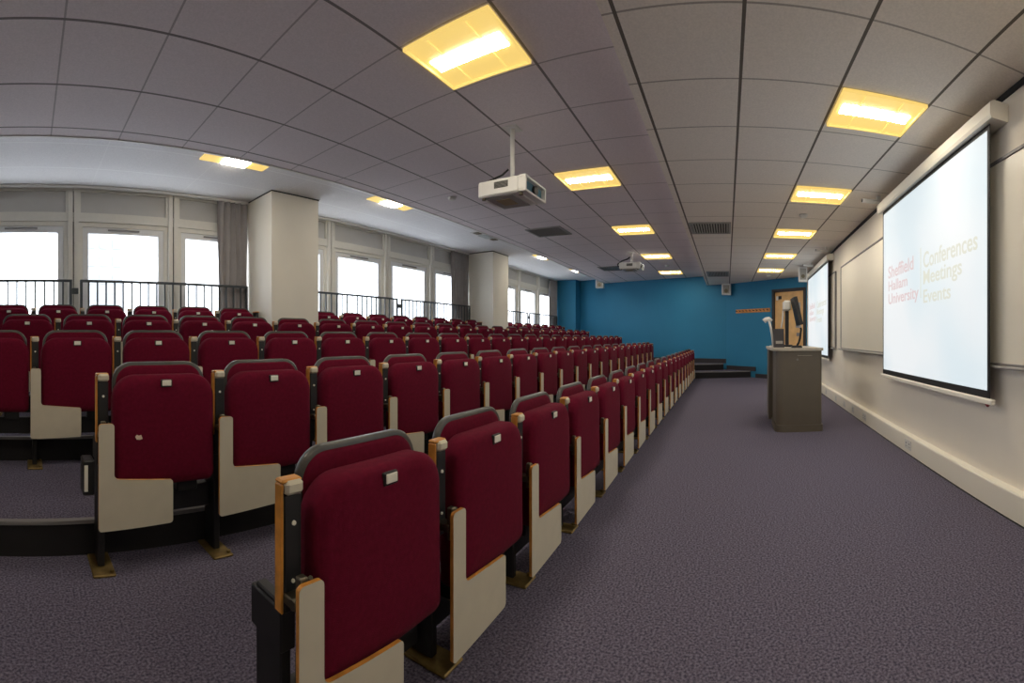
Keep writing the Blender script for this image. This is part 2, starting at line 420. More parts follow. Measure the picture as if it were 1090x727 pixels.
# ------------------------------------------------------------------ curtains
def curtain(s0, s1, label, folds, sway=.0):
    n = folds * 10; mb = MB(); rows = 24
    z0, z1 = Z(-.45), Z(3.33) - .035
    grid = []
    for j in range(rows + 1):
        v = j / rows; z = z0 + (z1 - z0) * v
        pinch = 1 - .0 * v
        for i in range(n + 1):
            u = i / n
            x = (s0 + (s1 - s0) * u) * S + sway * (1 - v) * .2
            amp = .036 * (0.6 + 0.4 * math.sin(i * .7))
            y = yw0 - .070 + amp * math.sin(u * folds * 2 * PI + .6 * math.sin(v * 3))
            grid.append((x + .010 * math.sin(v * 5 + u * 9), y, z))
    f = [(j * (n + 1) + i, j * (n + 1) + i + 1, (j + 1) * (n + 1) + i + 1, (j + 1) * (n + 1) + i) for j in range(rows) for i in range(n)]
    mb.add(grid, f, 0, True)
    o = mb.build('curtain', 'curtain')
    md = o.modifiers.new('thick', 'SOLIDIFY'); md.thickness = .004
    return tag(o, label, 'curtain', 'grey curtains drawn aside')
curtain(4.42, 5.20, 'grey curtain gathered against the left side of the nearer pillar', 5, .1)
curtain(13.65, 14.75, 'grey curtain gathered against the left side of the farther pillar', 6)
curtain(23.05, 24.1, 'narrow grey curtain in the corner beside the blue wall', 5)

# ------------------------------------------------------------------ railings
DRAIL = 9.56
def railing(s0, s1, label, lock=False):
    zb = 4 * rise * S; zt = Z(1.25)
    o = empty('railing', (s0 * S, DRAIL * S, zb)); L = (s1 - s0) * S; H = zt - zb
    tag(o, label, 'railing', 'charcoal railings behind the back row')
    MB().box(0, L, -.016, .016, H - .03, H, 0, .004).build('top_rail', 'rail', o)
    MB().box(0.02, L - .02, -.012, .012, .10, .13, 0, .003).build('bottom_rail', 'rail', o)
    for x in (.016, L - .016):
        p = MB().box(x - .016, x + .016, -.016, .016, 0.006, H - .03, 0, .003)
        p.box(x - .03, x + .03, -.035, .035, 0, .008); p.build('post', 'rail', o)
    n = max(2, round(L / .106)); bal = None
    for i in range(1, n):
        if bal is None: bal = MB().box(-.010, .010, -.006, .006, .13, H - .03).build('baluster', 'rail', o); b = bal
        else: b = bal.copy(); COL.objects.link(b); b.parent = o
        b.location.x = L * i / n
    if lock:
        q = MB().box(L + .0, L + .075, -.022, .022, H - .17, H - .10, 0, .004); q.tube([(L + .04, -.022, H - .135), (L + .04, -.03, H - .135)], .014)
        q.build('latch', 'rail', o)
    return o
railing(-2.4, .97, 'charcoal railing section at the far left of the photo', True)
railing(1.14, 5.16, 'charcoal railing section ending against the nearer pillar')
railing(6.62, 10.5, 'charcoal railing section just right of the nearer pillar', True)
railing(10.67, 14.7, 'charcoal railing section ending against the farther pillar')
railing(16.1, 20.0, 'charcoal railing section just right of the farther pillar', True)
railing(20.15, 23.9, 'charcoal railing section ending at the blue wall')

# ------------------------------------------------------------------ seats
def make_seat(drop):
    """drop: how far the leg reaches below the seat's own level"""
    root = empty('lecture_seat')
    c = MB()
    pad(c, -.235, .235, .205, .690, .105, .035, [(.090, .05), (.088, .018), (.080, .004), (.070, 0), (.026, 0), (.014, .006), (.005, .018), (.0, .04), (-.004, .09), (-.005, .15)], 0, 0.01, 8)
    c.build('seat', 'seat', root)
    hold = MB().box(-.026, .026, -.001, .012, .637, .671, 0, .003).build('plate_holder', 'black', root)
    MB().box(-.021, .021, -.004, .0, .643, .668, 0, .002).build('number_plate', 'plate', hold)
    sh = MB()
    pad(sh, -.222, .222, .26, .743, .090, .05, [(.109, .05), (.108, .015), (.104, .004), (.100, 0), (.088, 0), (.084, .003), (.082, .008), (.082, .020)], 0, 0.06, 8)
    sh.build('back_shell', 'shell', root)
    b = MB()
    pad(b, -.208, .208, .276, .729, .080, .04, [(.090, .0), (.084, 0), (.080, .005), (.077, .014), (.074, .04), (.072, .10)], 0, 0.06, 8)
    b.build('backrest', 'seat', root)
    # armrest: wooden bend over the top and outer side, beige nose, black insert below
    a = MB()
    a.box(-.306, -.299, .044, .074, .40, .690, 0, .003)
    a.box(-.306, -.250, .042, .074, .690, .700, 0, .004)
    a.box(-.2985, -.249, .034, .072, .664, .697, 1, .008)
    a.build('armrest', ['wood', 'beige'], root)
    k = MB().box(-.298, -.251, .044, .072, .40, .6635, 0, .003)
    ap = k.build('arm_panel', 'black', root)
    MB().tube([(-.274, .0455, .60), (-.274, .040, .60)], .0055, 0, 8).build('screw', 'plate', ap)
    MB().tube([(-.276, .0455, .47), (-.276, .040, .47)], .0045, 0, 8).build('screw', 'plate', ap)
    h = MB().box(-.30, -.255, .0, .05, .425, .448, 0, .003); h.tube([(-.300, .012, .437), (-.235, .012, .437)], .012, 0, 10); h.box(-.292, -.270, -.008, .012, .40, .50, 0, .003)
    h.tube([(-.272, .012, .45), (-.258, .010, .475), (-.258, .0, .49)], .006, 0, 6)
    h.build('hinge', 'hinge', root)
    # L-shaped writing tablet hanging down in front
    def arc(cx, cz, r, a0, a1, n=5): return [(cx + r * math.cos(math.radians(a0 + (a1 - a0) * i / n)), cz + r * math.sin(math.radians(a0 + (a1 - a0) * i / n))) for i in range(n + 1)]
    r = .014
    out = arc(-.305 + r, .040 + r, r, 180, 270) + arc(.022 - r, .050 + r, r, -90, 0) + arc(.022 - r, .238 - r, r, 0, 90) + \
          arc(-.238 + .022, .256 + .022, .022, 270, 180) + arc(-.238 - r, .492 - r, r, 0, 90) + arc(-.305 + r, .492 - r, r, 90, 180)
    t = MB()
    n = len(out); y0, y1 = -.023, -.011
    v = [(x, y0, z) for x, z in out] + [(x, y1, z) for x, z in out]
    t.add(v, [tuple(range(n)), tuple(range(2 * n - 1, n - 1, -1))], 0)
    t.add(v, [(i, i + n, (i + 1) % n + n, (i + 1) % n) for i in range(n)], 1)
    tb = t.build('writing_tablet', ['beige', 'wood'], root)
    l = MB().box(-.292, -.262, .07, .185, -drop + .01, .41, 0, .004); l.box(-.298, -.256, .06, .20, .30, .40, 0, .004)
    l.build('leg', 'black', root)
    ft = MB().box(-.325, -.225, -.005, .195, -drop, -drop + .012, 0, .004)
    for yy_ in (.02, .17): ft.tube([(-.24, yy_, -drop + .012), (-.24, yy_, -drop + .022)], .010, 0, 6)
    ft.build('foot', 'foot', root)
    x = MB().box(-.253, .253, .120, .165, .045, .155, 0, .004); x.box(.07, .17, .06, .15, .150, .225, 0, .006); x.box(-.20, -.10, .06, .15, .150, .225, 0, .006)
    x.build('crossbar', 'black', root)
    return root
proto = {0: make_seat(0.0), 1: make_seat(rise * S)}
used = {}
ORD = ['first', 'second', 'third', 'fourth', 'fifth', 'sixth', 'seventh', 'eighth', 'ninth', 'tenth', 'eleventh', 'twelfth', 'thirteenth', 'fourteenth', 'fifteenth', 'sixteenth', 'seventeenth', 'eighteenth', 'nineteenth', 'twentieth', 'twenty-first', 'twenty-second', 'twenty-third']
def seat(row, s, label, end=False):
    k = 0 if row == 0 else 1
    if not used.get(k): o = proto[k]; used[k] = True
    else: o = copy_tree(proto[k])
    o.location = (s * S, ROWD[row] * S, rise * row * S)
    o.rotation_euler.z = 0
    tag(o, label, 'seat', ['front row of maroon seats', 'second row of maroon seats', 'third row of maroon seats', 'fourth row of maroon seats', 'back row of maroon seats'][row])
    return o
def extra_end(o, drop):
    MB().box(.256, .300, .034, .112, .30, .688, 0, .004).build('end_panel', 'black', o)
    MB().box(.252, .308, .026, .118, .6885, .700, 0, .004).build('end_armrest', 'wood', o)
    MB().box(.262, .292, .07, .185, -drop + .01, .30, 0, .004).build('end_leg', 'black', o)
    MB().box(.225, .325, -.005, .195, -drop, -drop + .012, 0, .004).build('end_foot', 'foot', o)
ends = []
rows = [(0, 1.527, 19, 'front row'), (1, 1.096, 20, 'second row'), (2, -.405, 23, 'third row'), (3, .003, 23, 'fourth row')]
for row, st, n, nm in rows:
    for k in range(n):
        lab = 'maroon tip-up seat in the %s, %s from its left end' % (nm, ORD[k])
        if row >= 2: lab = 'maroon tip-up seat in the %s, %s from the left edge of the photo' % (nm, ORD[k])
        if row == 0 and k == 0: lab = 'nearest maroon tip-up seat, at the left end of the front row'
        if row == 1 and k == 0: lab = 'maroon tip-up seat with a pale spot, left end of the second row'
        if k == n - 1: lab = 'maroon tip-up seat at the far right end of the %s' % nm
        o = seat(row, st + k, lab)
        if row == 1 and k == 0: first2 = o
        if k == n - 1: ends.append((o, 0 if row == 0 else rise * S))
for base, n, nm in ((-.367, 6, 'left of the nearer pillar'), (7.233, 8, 'between the two pillars'), (17.25, 7, 'beyond the farther pillar')):
    for k in range(n):
        o = seat(4, base + k, 'maroon tip-up seat, back row %s, %s from the left' % (nm, ORD[k]))
        if k == n - 1: ends.append((o, rise * S))
for o, dp in ends: extra_end(o, dp)
# pale flake stuck on the first seat of the second row, socket box on its outer side
q = MB(); ring = [(.012, .0), (.008, .010), (-.002, .007), (-.010, .012), (-.018, .003), (-.012, -.008), (.002, -.010), (.014, -.006)]
q.slab([(x - .125, z + .425) for x, z in ring], -.006, .004)
q.build('pale_spot', 'spot', first2)['label'] = 'small pale flake stuck to the seat'
q = MB().box(-.365, -.315, .02, .12, .18, .33, 0, .006); q.box(-.36, -.345, .014, .021, .20, .31, 1)
q.build('socket_box', ['black', 'plate'], first2)

# ------------------------------------------------------------------ ceiling lights
def louvre_light(cs, cd, ls, ld, h, label, group, lit=True, along='d'):
    """recessed fitting: yellow louvred tray with a white tube down the middle"""
    o = empty('ceiling_light', (cs * S, cd * S, Z(h)))
    a, b = ls * S / 2, ld * S / 2
    t = MB()
    if along == 'd':
        t.box(-a, a, -b, b, -.006, -.001, 0)
        t.box(-a, -a + .012, -b, b, -.022, -.006, 1); t.box(a - .012, a, -b, b, -.022, -.006, 1)
        t.box(-a + .012, a - .012, -b, -b + .012, -.022, -.006, 1); t.box(-a + .012, a - .012, b - .012, b, -.022, -.006, 1)
        for i in (-1, 1):
            t.box(-a + .012, a - .012, i * b * .45 - .002, i * b * .45 + .002, -.018, -.006, 0)
        t.build('louvre_tray', ['louvre_glow', 'louvre_glow'], o)
        MB().box(-a * .24, a * .24, -b * .84, b * .84, -.012, -.0062, 0, .002).build('lamp_tube', 'tube', o)
    else:
        t.box(-a, a, -b, b, -.010, -.001, 0)
        t.build('louvre_tray', 'louvre_glow' if lit else 'white', o)
        MB().box(-a * .38, a * .38, -b * .8, b * .8, -.024, -.010, 0, .004).build('lamp_tube', 'tube' if lit else 'tubeoff', o)
        if not lit: MB().box(-a * .95, -a * .6, -b * .5, b * .5, -.02, -.010).build('lamp_cap', 'hinge', o); MB().box(a * .6, a * .95, -b * .5, b * .5, -.02, -.010).build('lamp_cap', 'hinge', o)
    tag(o, label, 'ceiling light', group)
    return o
w5 = ['above the camera, nearest in the middle row', 'second nearest in the middle row', 'just right of the nearer projector', 'seen just above the farther projector', 'just right of the farther projector', 'nearest the blue wall']
for i in range(6):
    cs = 12.32 + 4.16 * (i - 3)
    louvre_light(cs - .03, 2.60, .93, 1.04, 3.05, 'yellow louvred light in the main ceiling, ' + w5[i], 'lights in the main ceiling')
w6 = ['closest to the camera', 'second closest to the camera', 'just nearer than the smoke detector', 'just beyond the nearer smoke detector', 'second from the door', 'farthest, by the door']
for i in range(6):
    cs = 11.1 + 3.06 * (i - 3)
    louvre_light(cs - .10, -1.69, .80, .97, 2.607, 'yellow louvred light in the low ceiling, ' + w6[i], 'lights in the low ceiling')
louvre_light(3.8, 7.5, 1.35, .36, 3.33, 'small light by the windows, closest to the camera', 'small lights by the windows', True, 's')
louvre_light(8.05, 7.55, 1.35, .36, 3.33, 'small light by the windows, right of the nearer pillar', 'small lights by the windows', True, 's')
louvre_light(12.5, 7.5, 1.35, .36, 3.33, 'unlit small light by the windows, between the pillars', 'small lights by the windows', False, 's')
louvre_light(16.9, 7.4, 1.35, .36, 3.33, 'small light by the windows, just beyond the farther pillar', 'small lights by the windows', True, 's')
louvre_light(20.9, 7.3, 1.35, .36, 3.33, 'small light by the windows, nearest the blue wall', 'small lights by the windows', True, 's')

# ------------------------------------------------------------------ air grilles
def grille(s0, s1, d0, d1, h, label):
    o = empty('air_grille', ((s0 + s1) / 2 * S, (d0 + d1) / 2 * S, Z(h)))
    a, b = (s1 - s0) * S / 2, (d1 - d0) * S / 2
    tag(o, label, 'air vent', 'air grilles in the ceiling')
    f = MB(); t = .03
    f.box(-a, -a + t, -b, b, -.014, -.001); f.box(a - t, a, -b, b, -.014, -.001); f.box(-a + t, a - t, -b, -b + t, -.014, -.001); f.box(-a + t, a - t, b - t, b, -.014, -.001)
    f.build('frame', 'greyplastic', o)
    MB().box(-a + t, a - t, -b + t, b - t, -.003, -.001).build('dark_opening', 'gap', o)
    n = 14; sl_ = None
    for i in range(n):
        y = -b + t + (2 * b - 2 * t) * (i + .5) / n
        if sl_ is None:
            m = MB(); m.add([(-a + t, -.008, -.004), (a - t, -.008, -.004), (a - t, .006, -.016), (-a + t, .006, -.016), (-a + t, -.006, -.003), (a - t, -.006, -.003), (a - t, .008, -.015), (-a + t, .008, -.015)],
                            [(0, 1, 2, 3), (4, 7, 6, 5), (0, 4, 5, 1), (3, 2, 6, 7), (0, 3, 7, 4), (1, 5, 6, 2)])
            sl_ = m.build('slat', 'greyplastic', o); q = sl_
        else: q = sl_.copy(); COL.objects.link(q); q.parent = o
        q.location.y = y
grille(11.3, 12.3, 4.45, 5.5, 3.05, 'square dark air grille in the main ceiling, right of the nearer projector')
grille(18.4, 19.5, 4.45, 5.5, 3.05, 'dark air grille in the main ceiling, beyond the farther projector')
grille(10.05, 11.1, -.10, .86, 2.607, 'nearer air grille at the edge of the low ceiling')
grille(17.5, 18.9, -.10, .80, 2.607, 'farther air grille at the edge of the low ceiling')

def detector(s, d, h, label):
    o = MB(); n = 14
    rs = [[(r * math.cos(2 * PI * j / n), r * math.sin(2 * PI * j / n), z) for j in range(n)] for r, z in ((.05, -.001), (.05, -.018), (.036, -.034), (.016, -.038))]
    o.rings(rs, 0, False)
    tag(o.build('smoke_detector', 'white', None, (s * S, d * S, Z(h))), label, 'smoke detector', 'smoke detectors')
detector(9.3, -1.62, 2.607, 'small smoke detector between the two nearest low-ceiling lights')
detector(18.4, -1.75, 2.607, 'tiny smoke detector in the low ceiling by the door')
detector(18.6, 2.5, 3.05, 'tiny smoke detector between the two farthest main-ceiling lights')
detector(7.9, 5.6, 3.05, 'tiny smoke detector left of the nearer projector')

# ------------------------------------------------------------------ projectors
def projector(s, d, hb, label, cable):
    """hangs on a pole; its lens side faces the screens (-y)"""
    o = empty('projector', (s * S, d * S, Z(hb)))
    tag(o, label, 'projector', 'ceiling projectors')
    X, Y, H = .19, .21, .125
    b = MB()
    b.box(-X, X, -Y + .06, Y, .0, H, 0, .012)
    # protruding front hood: four walls round a recess
    b.box(-X, X, -Y, -Y + .06, H - .018, H, 0, .004); b.box(-X, X, -Y, -Y + .06, 0, .018, 0, .004)
    b.box(-X, -X + .018, -Y, -Y + .06, .018, H - .018, 0); b.box(X - .018, X, -Y, -Y + .06, .018, H - .018, 0)
    b.build('body', 'white', o)
    MB().box(-X + .02, X - .02, -Y + .035, -Y + .062, .02, H - .02).build('front_panel', 'glassblue', o)
    MB().tube([(.03, -Y + .036, H / 2), (.03, -Y + .012, H / 2)], .036, 0, 16).build('lens', 'black', o)
    v = MB().box(-X - .003, -X + .004, -.06, .06, H * .42, H * .80, 0)
    for i in range(5): v.box(-X - .006, -X - .002, -.058, .058, H * (.45 + .075 * i), H * (.475 + .075 * i), 1)
    v.build('side_vent', ['gap', 'greyplastic'], o)
    MB().box(-X * .8, X * .8, -Y * .4, Y * .75, -.008, .002, 0, .002).build('base_panel', 'greyplastic', o)
    MB().box(-X * .5, X * .3, -Y * .1, Y * .45, -.012, -.007).build('base_label', 'tan', o)
    MB().tube([(-X * .85, -Y * .75, .002), (-X * .85, -Y * .75, -.022)], .016, 0, 10).build('adjuster_foot', 'hinge', o)
    MB().tube([(-X * .85, Y * .80, .002), (-X * .85, Y * .80, -.016)], .016, 0, 10).build('adjuster_foot', 'hinge', o)
    top = (3.05 - hb) * S
    p = MB().tube([(0, 0, H - .002), (0, 0, top - .01)], .018, 0, 12); p.box(-.06, .06, -.06, .06, top - .014, top - .001, 0, .003); p.box(-.07, .07, -.05, .05, H - .001, H + .012, 0, .003)
    p.build('mount_pole', 'white', o)
    c = [(-.05, Y + .0, H * .5), (-.06, Y + .05, H * .6), (-.06, Y + .06, H * .9), (-.05, Y - .02, H + .05), (-.02, .08, H + .09), (-.01, .03, min(top - .03, H + .13))]
    MB().tube(c, .012 if cable else .008, 0, 8).build('cable', 'black', o)
projector(5.75, 3.0, 1.99, 'nearer white ceiling projector on a pole, opposite the big screen', False)
projector(15.6, 3.38, 2.42, 'smaller-looking white projector farther back with a black cable loop', True)

# ------------------------------------------------------------------ loudspeakers
def speaker(px, py, z0, z1, w, rz, label, dp=.13):
    o = empty('loudspeaker', (px, py, z0), rz); H = z1 - z0
    tag(o, label, 'loudspeaker', 'white loudspeakers on the far walls')
    MB().box(-w / 2, w / 2, 0, dp, 0, H, 0, .008).build('cabinet', 'white', o)
    MB().box(-w * .36, w * .36, -.006, .001, H * .12, H * .88, 0, .003).build('grille', 'greyplastic', o)
    MB().box(-w * .12, w * .12, dp - .001, dp + .045, H * .4, H * .7).build('bracket', 'white', o)
    MB().tube([(0, -.006, H * .35), (0, -.010, H * .35)], w * .22, 0, 14).build('cone', 'hinge', o)
speaker(23.6 * S, 6.93 * S, Z(2.74), Z(3.25), .25, -PI / 2, 'white loudspeaker high on the blue wall near the windows')
speaker(21.35 * S, .02 * S, Z(2.05), Z(2.59), .24, -PI / 2 - .1, 'white loudspeaker at the corner of the two blue walls')
speaker(15.8 * S, -2.74 * S, Z(2.02), Z(2.56), .17, -PI / 2 - .1, 'white loudspeaker beside the farther screen, above the door')

# ------------------------------------------------------------------ coat rack
u0 = (Vector((21.35, -.45, 0)) * S - va).length; u1 = du0 - .06
o = empty('coat_rack', (onslant(u0, 0)[0], onslant(u0, 0)[1], Z(1.16)), dr_o.rotation_euler.z)
tag(o, 'beech coat rack with a row of pegs on the blue wall', 'coat rack')
y0, y1 = yy(.001, .022)
MB().box(0, u1 - u0, y0, y1, 0, .095, 0, .004).build('board', 'beech', o)
pg = None
for i in range(10):
    x = .05 + (u1 - u0 - .10) * i / 9
    if pg is None: pg = MB().tube([(0, sgn * .02, .045), (0, sgn * .06, .05), (0, sgn * .075, .065)], [.010, .008, .012], 0, 8).build('peg', 'doorframe', o); q = pg
    else: q = pg.copy(); COL.objects.link(q); q.parent = o
    q.location.x = x

# ------------------------------------------------------------------ right wall: whiteboards, screens, trunking
# local frame: origin on the wall at s, x along the wall away from the camera, y out into the room
def wroot(name, s, h, off=0.0):
    p = Vector((s * S, dr(s) * S, 0)) + nw * off
    return empty(name, (p.x, p.y, Z(h)), WANG)
cosw = math.cos(WANG)
def whiteboard(s0, s1, label, dark=False):
    o = wroot('whiteboard', s0, -.31); L = (s1 - s0) * S / cosw; H = 2.23 * S
    tag(o, label, 'whiteboard', 'whiteboards on the right wall')
    MB().box(.02, L - .02, .002, .022, .02, H - .02).build('writing_surface', 'board', o)
    f = MB(); f.box(0, L, .002, .030, H - .022, H, 0, .003); f.box(0, L, .002, .030, 0, .020, 0, .003); f.box(0, .02, .002, .030, .02, H - .022); f.box(L - .02, L, .002, .030, .02, H - .022)
    f.build('frame', 'alu', o)
    MB().box(0.0, L, .030, .066, -.010, .006, 0, .004).build('pen_tray', 'greyplastic', o)
whiteboard(-.6, 11.7, 'long whiteboard behind and beside the big screen')
whiteboard(12.45, 17.9, 'whiteboard mostly hidden behind the farther screen')

def text(body, x0, x1, z0, z1, y, m, parent):
    cu = bpy.data.curves.new('slide_text', 'FONT'); cu.body = body; cu.extrude = .0004; cu.materials.append(M[m]); cu.resolution_u = 4
    cu.offset = .012
    o = bpy.data.objects.new('slide_text', cu); COL.objects.link(o)
    bpy.context.view_layer.update()
    bb = [Vector(v) for v in o.bound_box]
    bx0, bx1 = min(v.x for v in bb), max(v.x for v in bb); by0, by1 = min(v.y for v in bb), max(v.y for v in bb)
    sx = (x1 - x0) / (bx1 - bx0); sz = (z1 - z0) / (by1 - by0)
    # reads from inside the room: text runs towards the camera (-x local)
    o.rotation_euler = (PI / 2, 0, PI)
    o.scale = (sx, sz, 1); o.location = (x1 + bx0 * sx, y, z0 - by0 * sz)
    bpy.context.view_layer.update()
    me = bpy.data.meshes.new_from_object(o.evaluated_get(bpy.context.evaluated_depsgraph_get()))
    t = bpy.data.objects.new('slide_text', me); COL.objects.link(t)
    t.rotation_euler = o.rotation_euler; t.scale = o.scale; t.location = o.location; t.parent = parent
    bpy.data.objects.remove(o)
    return t
def screen(s0, s1, hb, ht, label, cord):
    """s0 near end, s1 far end"""
    o = wroot('projection_screen', s0, hb, .0); L = (s1 - s0) * S / cosw; H = (ht - hb) * S; y = .083
    tag(o, label, 'projection screen', 'projection screens')
    fb = MB().box(0, L, y, y + .004, 0, H + .05); fab = fb.build('screen_border', 'screenblack', o)
    bw = .028
    MB().box(bw, L - bw, y + .004, y + .0055, .045, H - .02).build('screen_surface', 'slide', o)
    cs = MB(); prof = [(.003, 0), (y + .035, 0), (y + .045, .02), (y + .045, .085), (y + .02, .105), (.003, .105)]
    n = len(prof); v = [(-.07, a, H + .012 + b) for a, b in prof] + [(L + .07, a, H + .012 + b) for a, b in prof]
    cs.add(v, [tuple(range(n)), tuple(range(2 * n - 1, n - 1, -1))] + [(i, i + n, (i + 1) % n + n, (i + 1) % n) for i in range(n)])
    cs.build('roller_case', 'trunk', o)
    MB().box(-.04, L + .04, y - .012, y + .018, -.035, -.001, 0, .006).build('bottom_bar', 'trunk', o)
    for x in (.15, L - .15): MB().box(x - .02, x + .02, .002, .06, H + .117, H + .135).build('wall_bracket', 'trunk', o)
    if cord: MB().tube([(.03, y, -.036), (.03, y, -.052)], [.018, .006], 0, 8).build('pull_handle', 'red', o)
    # the slide; fractions measured across the picture width from the far (left) end
    yt = y + .0065
    X = lambda f: L - f * L; T = lambda g: H * g
    def tx(b, fa, fb_, g0, g1, m): text(b, X(fb_), X(fa), T(g0), T(g1), yt, m, o)
    tx('Sheffield', .087, .411, .577, .649, 'txred'); tx('Hallam', .090, .340, .501, .561, 'txred'); tx('University', .090, .465, .403, .485, 'txred')
    MB().box(X(.490), X(.484), yt - .0005, yt + .0005, T(.42), T(.67)).build('divider_line', 'txcream', o)
    tx('Conferences', .514, .932, .562, .640, 'txcream'); tx('Meetings', .514, .830, .462, .551, 'txcream'); tx('Events', .514, .749, .392, .457, 'txcream')
    return o
screen(3.92, 7.60, -.65, 2.25, 'big projection screen nearest the camera with a faint slide', True)
screen(12.95, 17.2, -.63, 2.28, 'farther projection screen seen beyond the lectern', False)

# small white bracket arms at the top of the wall by the screens
def arm(s, d, h, label):
    o = MB(); o.tube([(.0, -.10, 0), (0, .10, 0)], .022, 0, 12); o.box(-.02, .02, -.09, -.05, .0, .06, 0, .003)
    o = o.build('screen_bracket', 'white', None, (s * S, d * S, Z(h)))
    e = MB().tube([(0, .10, 0), (0, .106, 0)], .017, 0, 12).build('end_cap', 'black', o)
    tag(o, label, 'spot lamp', 'small white bracket arms above the screens')
arm(7.75, -2.62, 2.50, 'small white bracket arm above the left corner of the big screen')
arm(12.5, -2.72, 2.50, 'small white bracket arm above the near corner of the farther screen')
arm(15.2, -2.82, 2.50, 'small white bracket arm above the middle of the farther screen')

tr = MB(); prof = [(0, 0), (.055, 0), (.055, .155), (.050, .163), (0, .165)]
p0 = Vector((S0 * S, dr(S0) * S, 0)); Lw = (a1 - a0).length - .02
o = empty('trim_1', (p0.x, p0.y, 0), WANG); struct(o)
n = len(prof); v = [(0.16, a, b) for a, b in prof] + [(Lw, a, b) for a, b in prof]
tr.add(v, [tuple(range(n)), tuple(range(2 * n - 1, n - 1, -1))] + [(i, i + n, (i + 1) % n + n, (i + 1) % n) for i in range(n)])
tr.build('cable_trunking', 'trunk', o)
MB().box(.16, Lw, .055, .058, 0, .008).build('floor_joint', 'gap', o)
def socket(s, label, wd=.145):
    p = wroot('wall_socket', s, 0, .0); p.location.z = .045
    tag(p, label, 'socket', 'sockets in the white trunking')
    MB().box(-wd / 2, wd / 2, .0552, .062, 0, .082, 0, .003).build('face_plate', 'white', p)
    for x in ((-wd * .25, wd * .25) if wd > .1 else (0,)):
        h = MB(); 
        h.box(x - .004, x + .004, .0615, .0630, .045, .058); h.box(x - .015, x - .007, .0615, .0630, .022, .028); h.box(x + .007, x + .015, .0615, .0630, .022, .028)
        h.build('pin_holes', 'gap', p)
    MB().box(-.006, .006, .0615, .066, .062, .074).build('rocker_switch', 'white', p)
for px, lab, wd in ((967, 'double socket in the trunking under the big screen', .145), (920.5, 'double socket nearest the big screen\'s far end', .145), (908, 'second socket of the cluster under the whiteboard', .1),
                    (899, 'third socket of the cluster under the whiteboard', .1), (890, 'fourth socket of the cluster under the whiteboard', .1), (879.5, 'farthest socket, just right of the lectern', .1)):
    t = math.tan((px - 773.4) / 474); s_ = 2.53 / (t - PHI); socket(s_, lab, wd)

# ------------------------------------------------------------------ lectern (a long desk seen end-on)
lo = empty('lectern', (8.62 * S, -1.42 * S, 0), -.03)
tag(lo, 'grey-brown lectern desk with rounded corners standing on the carpet', 'lectern')
wl, dl, hl = .50, 1.15, .905
def rplan(x0, x1, y0, y1, r, n=7):
    pts = []
    for cx, cy, rr_, a in ((x0 + r[0], y0 + r[0], r[0], 180), (x1 - r[1], y0 + r[1], r[1], 270), (x1 - r[2], y1 - r[2], r[2], 0), (x0 + r[3], y1 - r[3], r[3], 90)):
        for k in range(n + 1):
            t = math.radians(a + 90 * k / n); pts.append((cx + rr_ * math.cos(t), cy + rr_ * math.sin(t)))
    return pts
# x = away from camera, y = towards the audience; the audience-side front corner is rounded
b = MB(); b.prism(rplan(0, .50, -wl / 2, wl / 2, (.03, .01, .01, .09)), .075, hl - .03); b.build('near_cabinet', 'lectern', lo)
b = MB(); b.prism(rplan(-.012, .51, -wl / 2 - .012, wl / 2 + .012, (.035, .01, .01, .095)), .0, .075); b.build('plinth', 'lectern', lo)
b = MB(); b.prism(rplan(.78, dl, -wl / 2, wl / 2 + .03, (.01, .03, .08, .01)), .0, hl - .03); b.build('far_cabinet', 'lectern', lo)
b = MB(); b.box(.501, .779, -wl / 2 + .02, -wl / 2 + .04, .05, hl - .03); b.build('modesty_panel', 'lectern', lo)
b = MB(); b.prism(rplan(-.018, dl + .02, -wl / 2 - .018, wl / 2 + .045, (.04, .04, .09, .09)), hl - .03, hl); b.build('worktop', 'lecttop', lo)
MB().tube([(-.0005, .02, .78), (-.004, .02, .78)], .012, 0, 10).build('lock', 'alu', lo)
b = MB().box(-.002, .004, -.14, .02, .822, .826); b.build('scratch', 'lecttop', lo)

def onl(x, y, z=0): return lo.matrix_world @ Vector((x, y, z))
bpy.context.view_layer.update()
ZT = hl + .0005
# pixel-to-place for things on the worktop: returns y for a given column and depth x
def ly(px, x): 
    s = 8.62 + x / S; return (math.tan(-(px - 773.4) / 474) * s + 1.42) * S
def lz(py, px, x):
    s = (8.62 + x / S); r = s / math.cos((px - 773.4) / 474); return EYE + (359.3 - py) / 474 * r * S - ZT
def place(name, x, y): 
    p = onl(x, y, ZT); o = empty(name, p, -.03); return o
# gooseneck reading lamp / visualiser arm (white, leaning to the audience)
x = .42; bx = ly(822, x)
o = place('gooseneck_lamp', x, bx); tag(o, 'white gooseneck desk lamp at the left end of the lectern top', 'desk lamp')
MB().tube([(0, 0, 0), (0, 0, .02)], [.045, .04], 0, 16).build('base', 'white', o)
d1 = ly(817, x) - bx; h1 = lz(341, 817, x)
MB().tube([(0, 0, .02), (0, d1 * .15, h1 * .35), (0, d1 * .55, h1 * .75), (0, d1 * .9, h1)], .014, 0, 10).build('neck', 'white', o)
MB().tube([(0, d1 * .9 - .035, h1 - .004), (0, d1 * .9 - .0, h1 + .018), (0, d1 * .9 + .035, h1 + .010), (0, d1 * .9 + .06, h1 - .012)], [.014, .024, .026, .030], 0, 12).build('lamp_head', 'white', o)
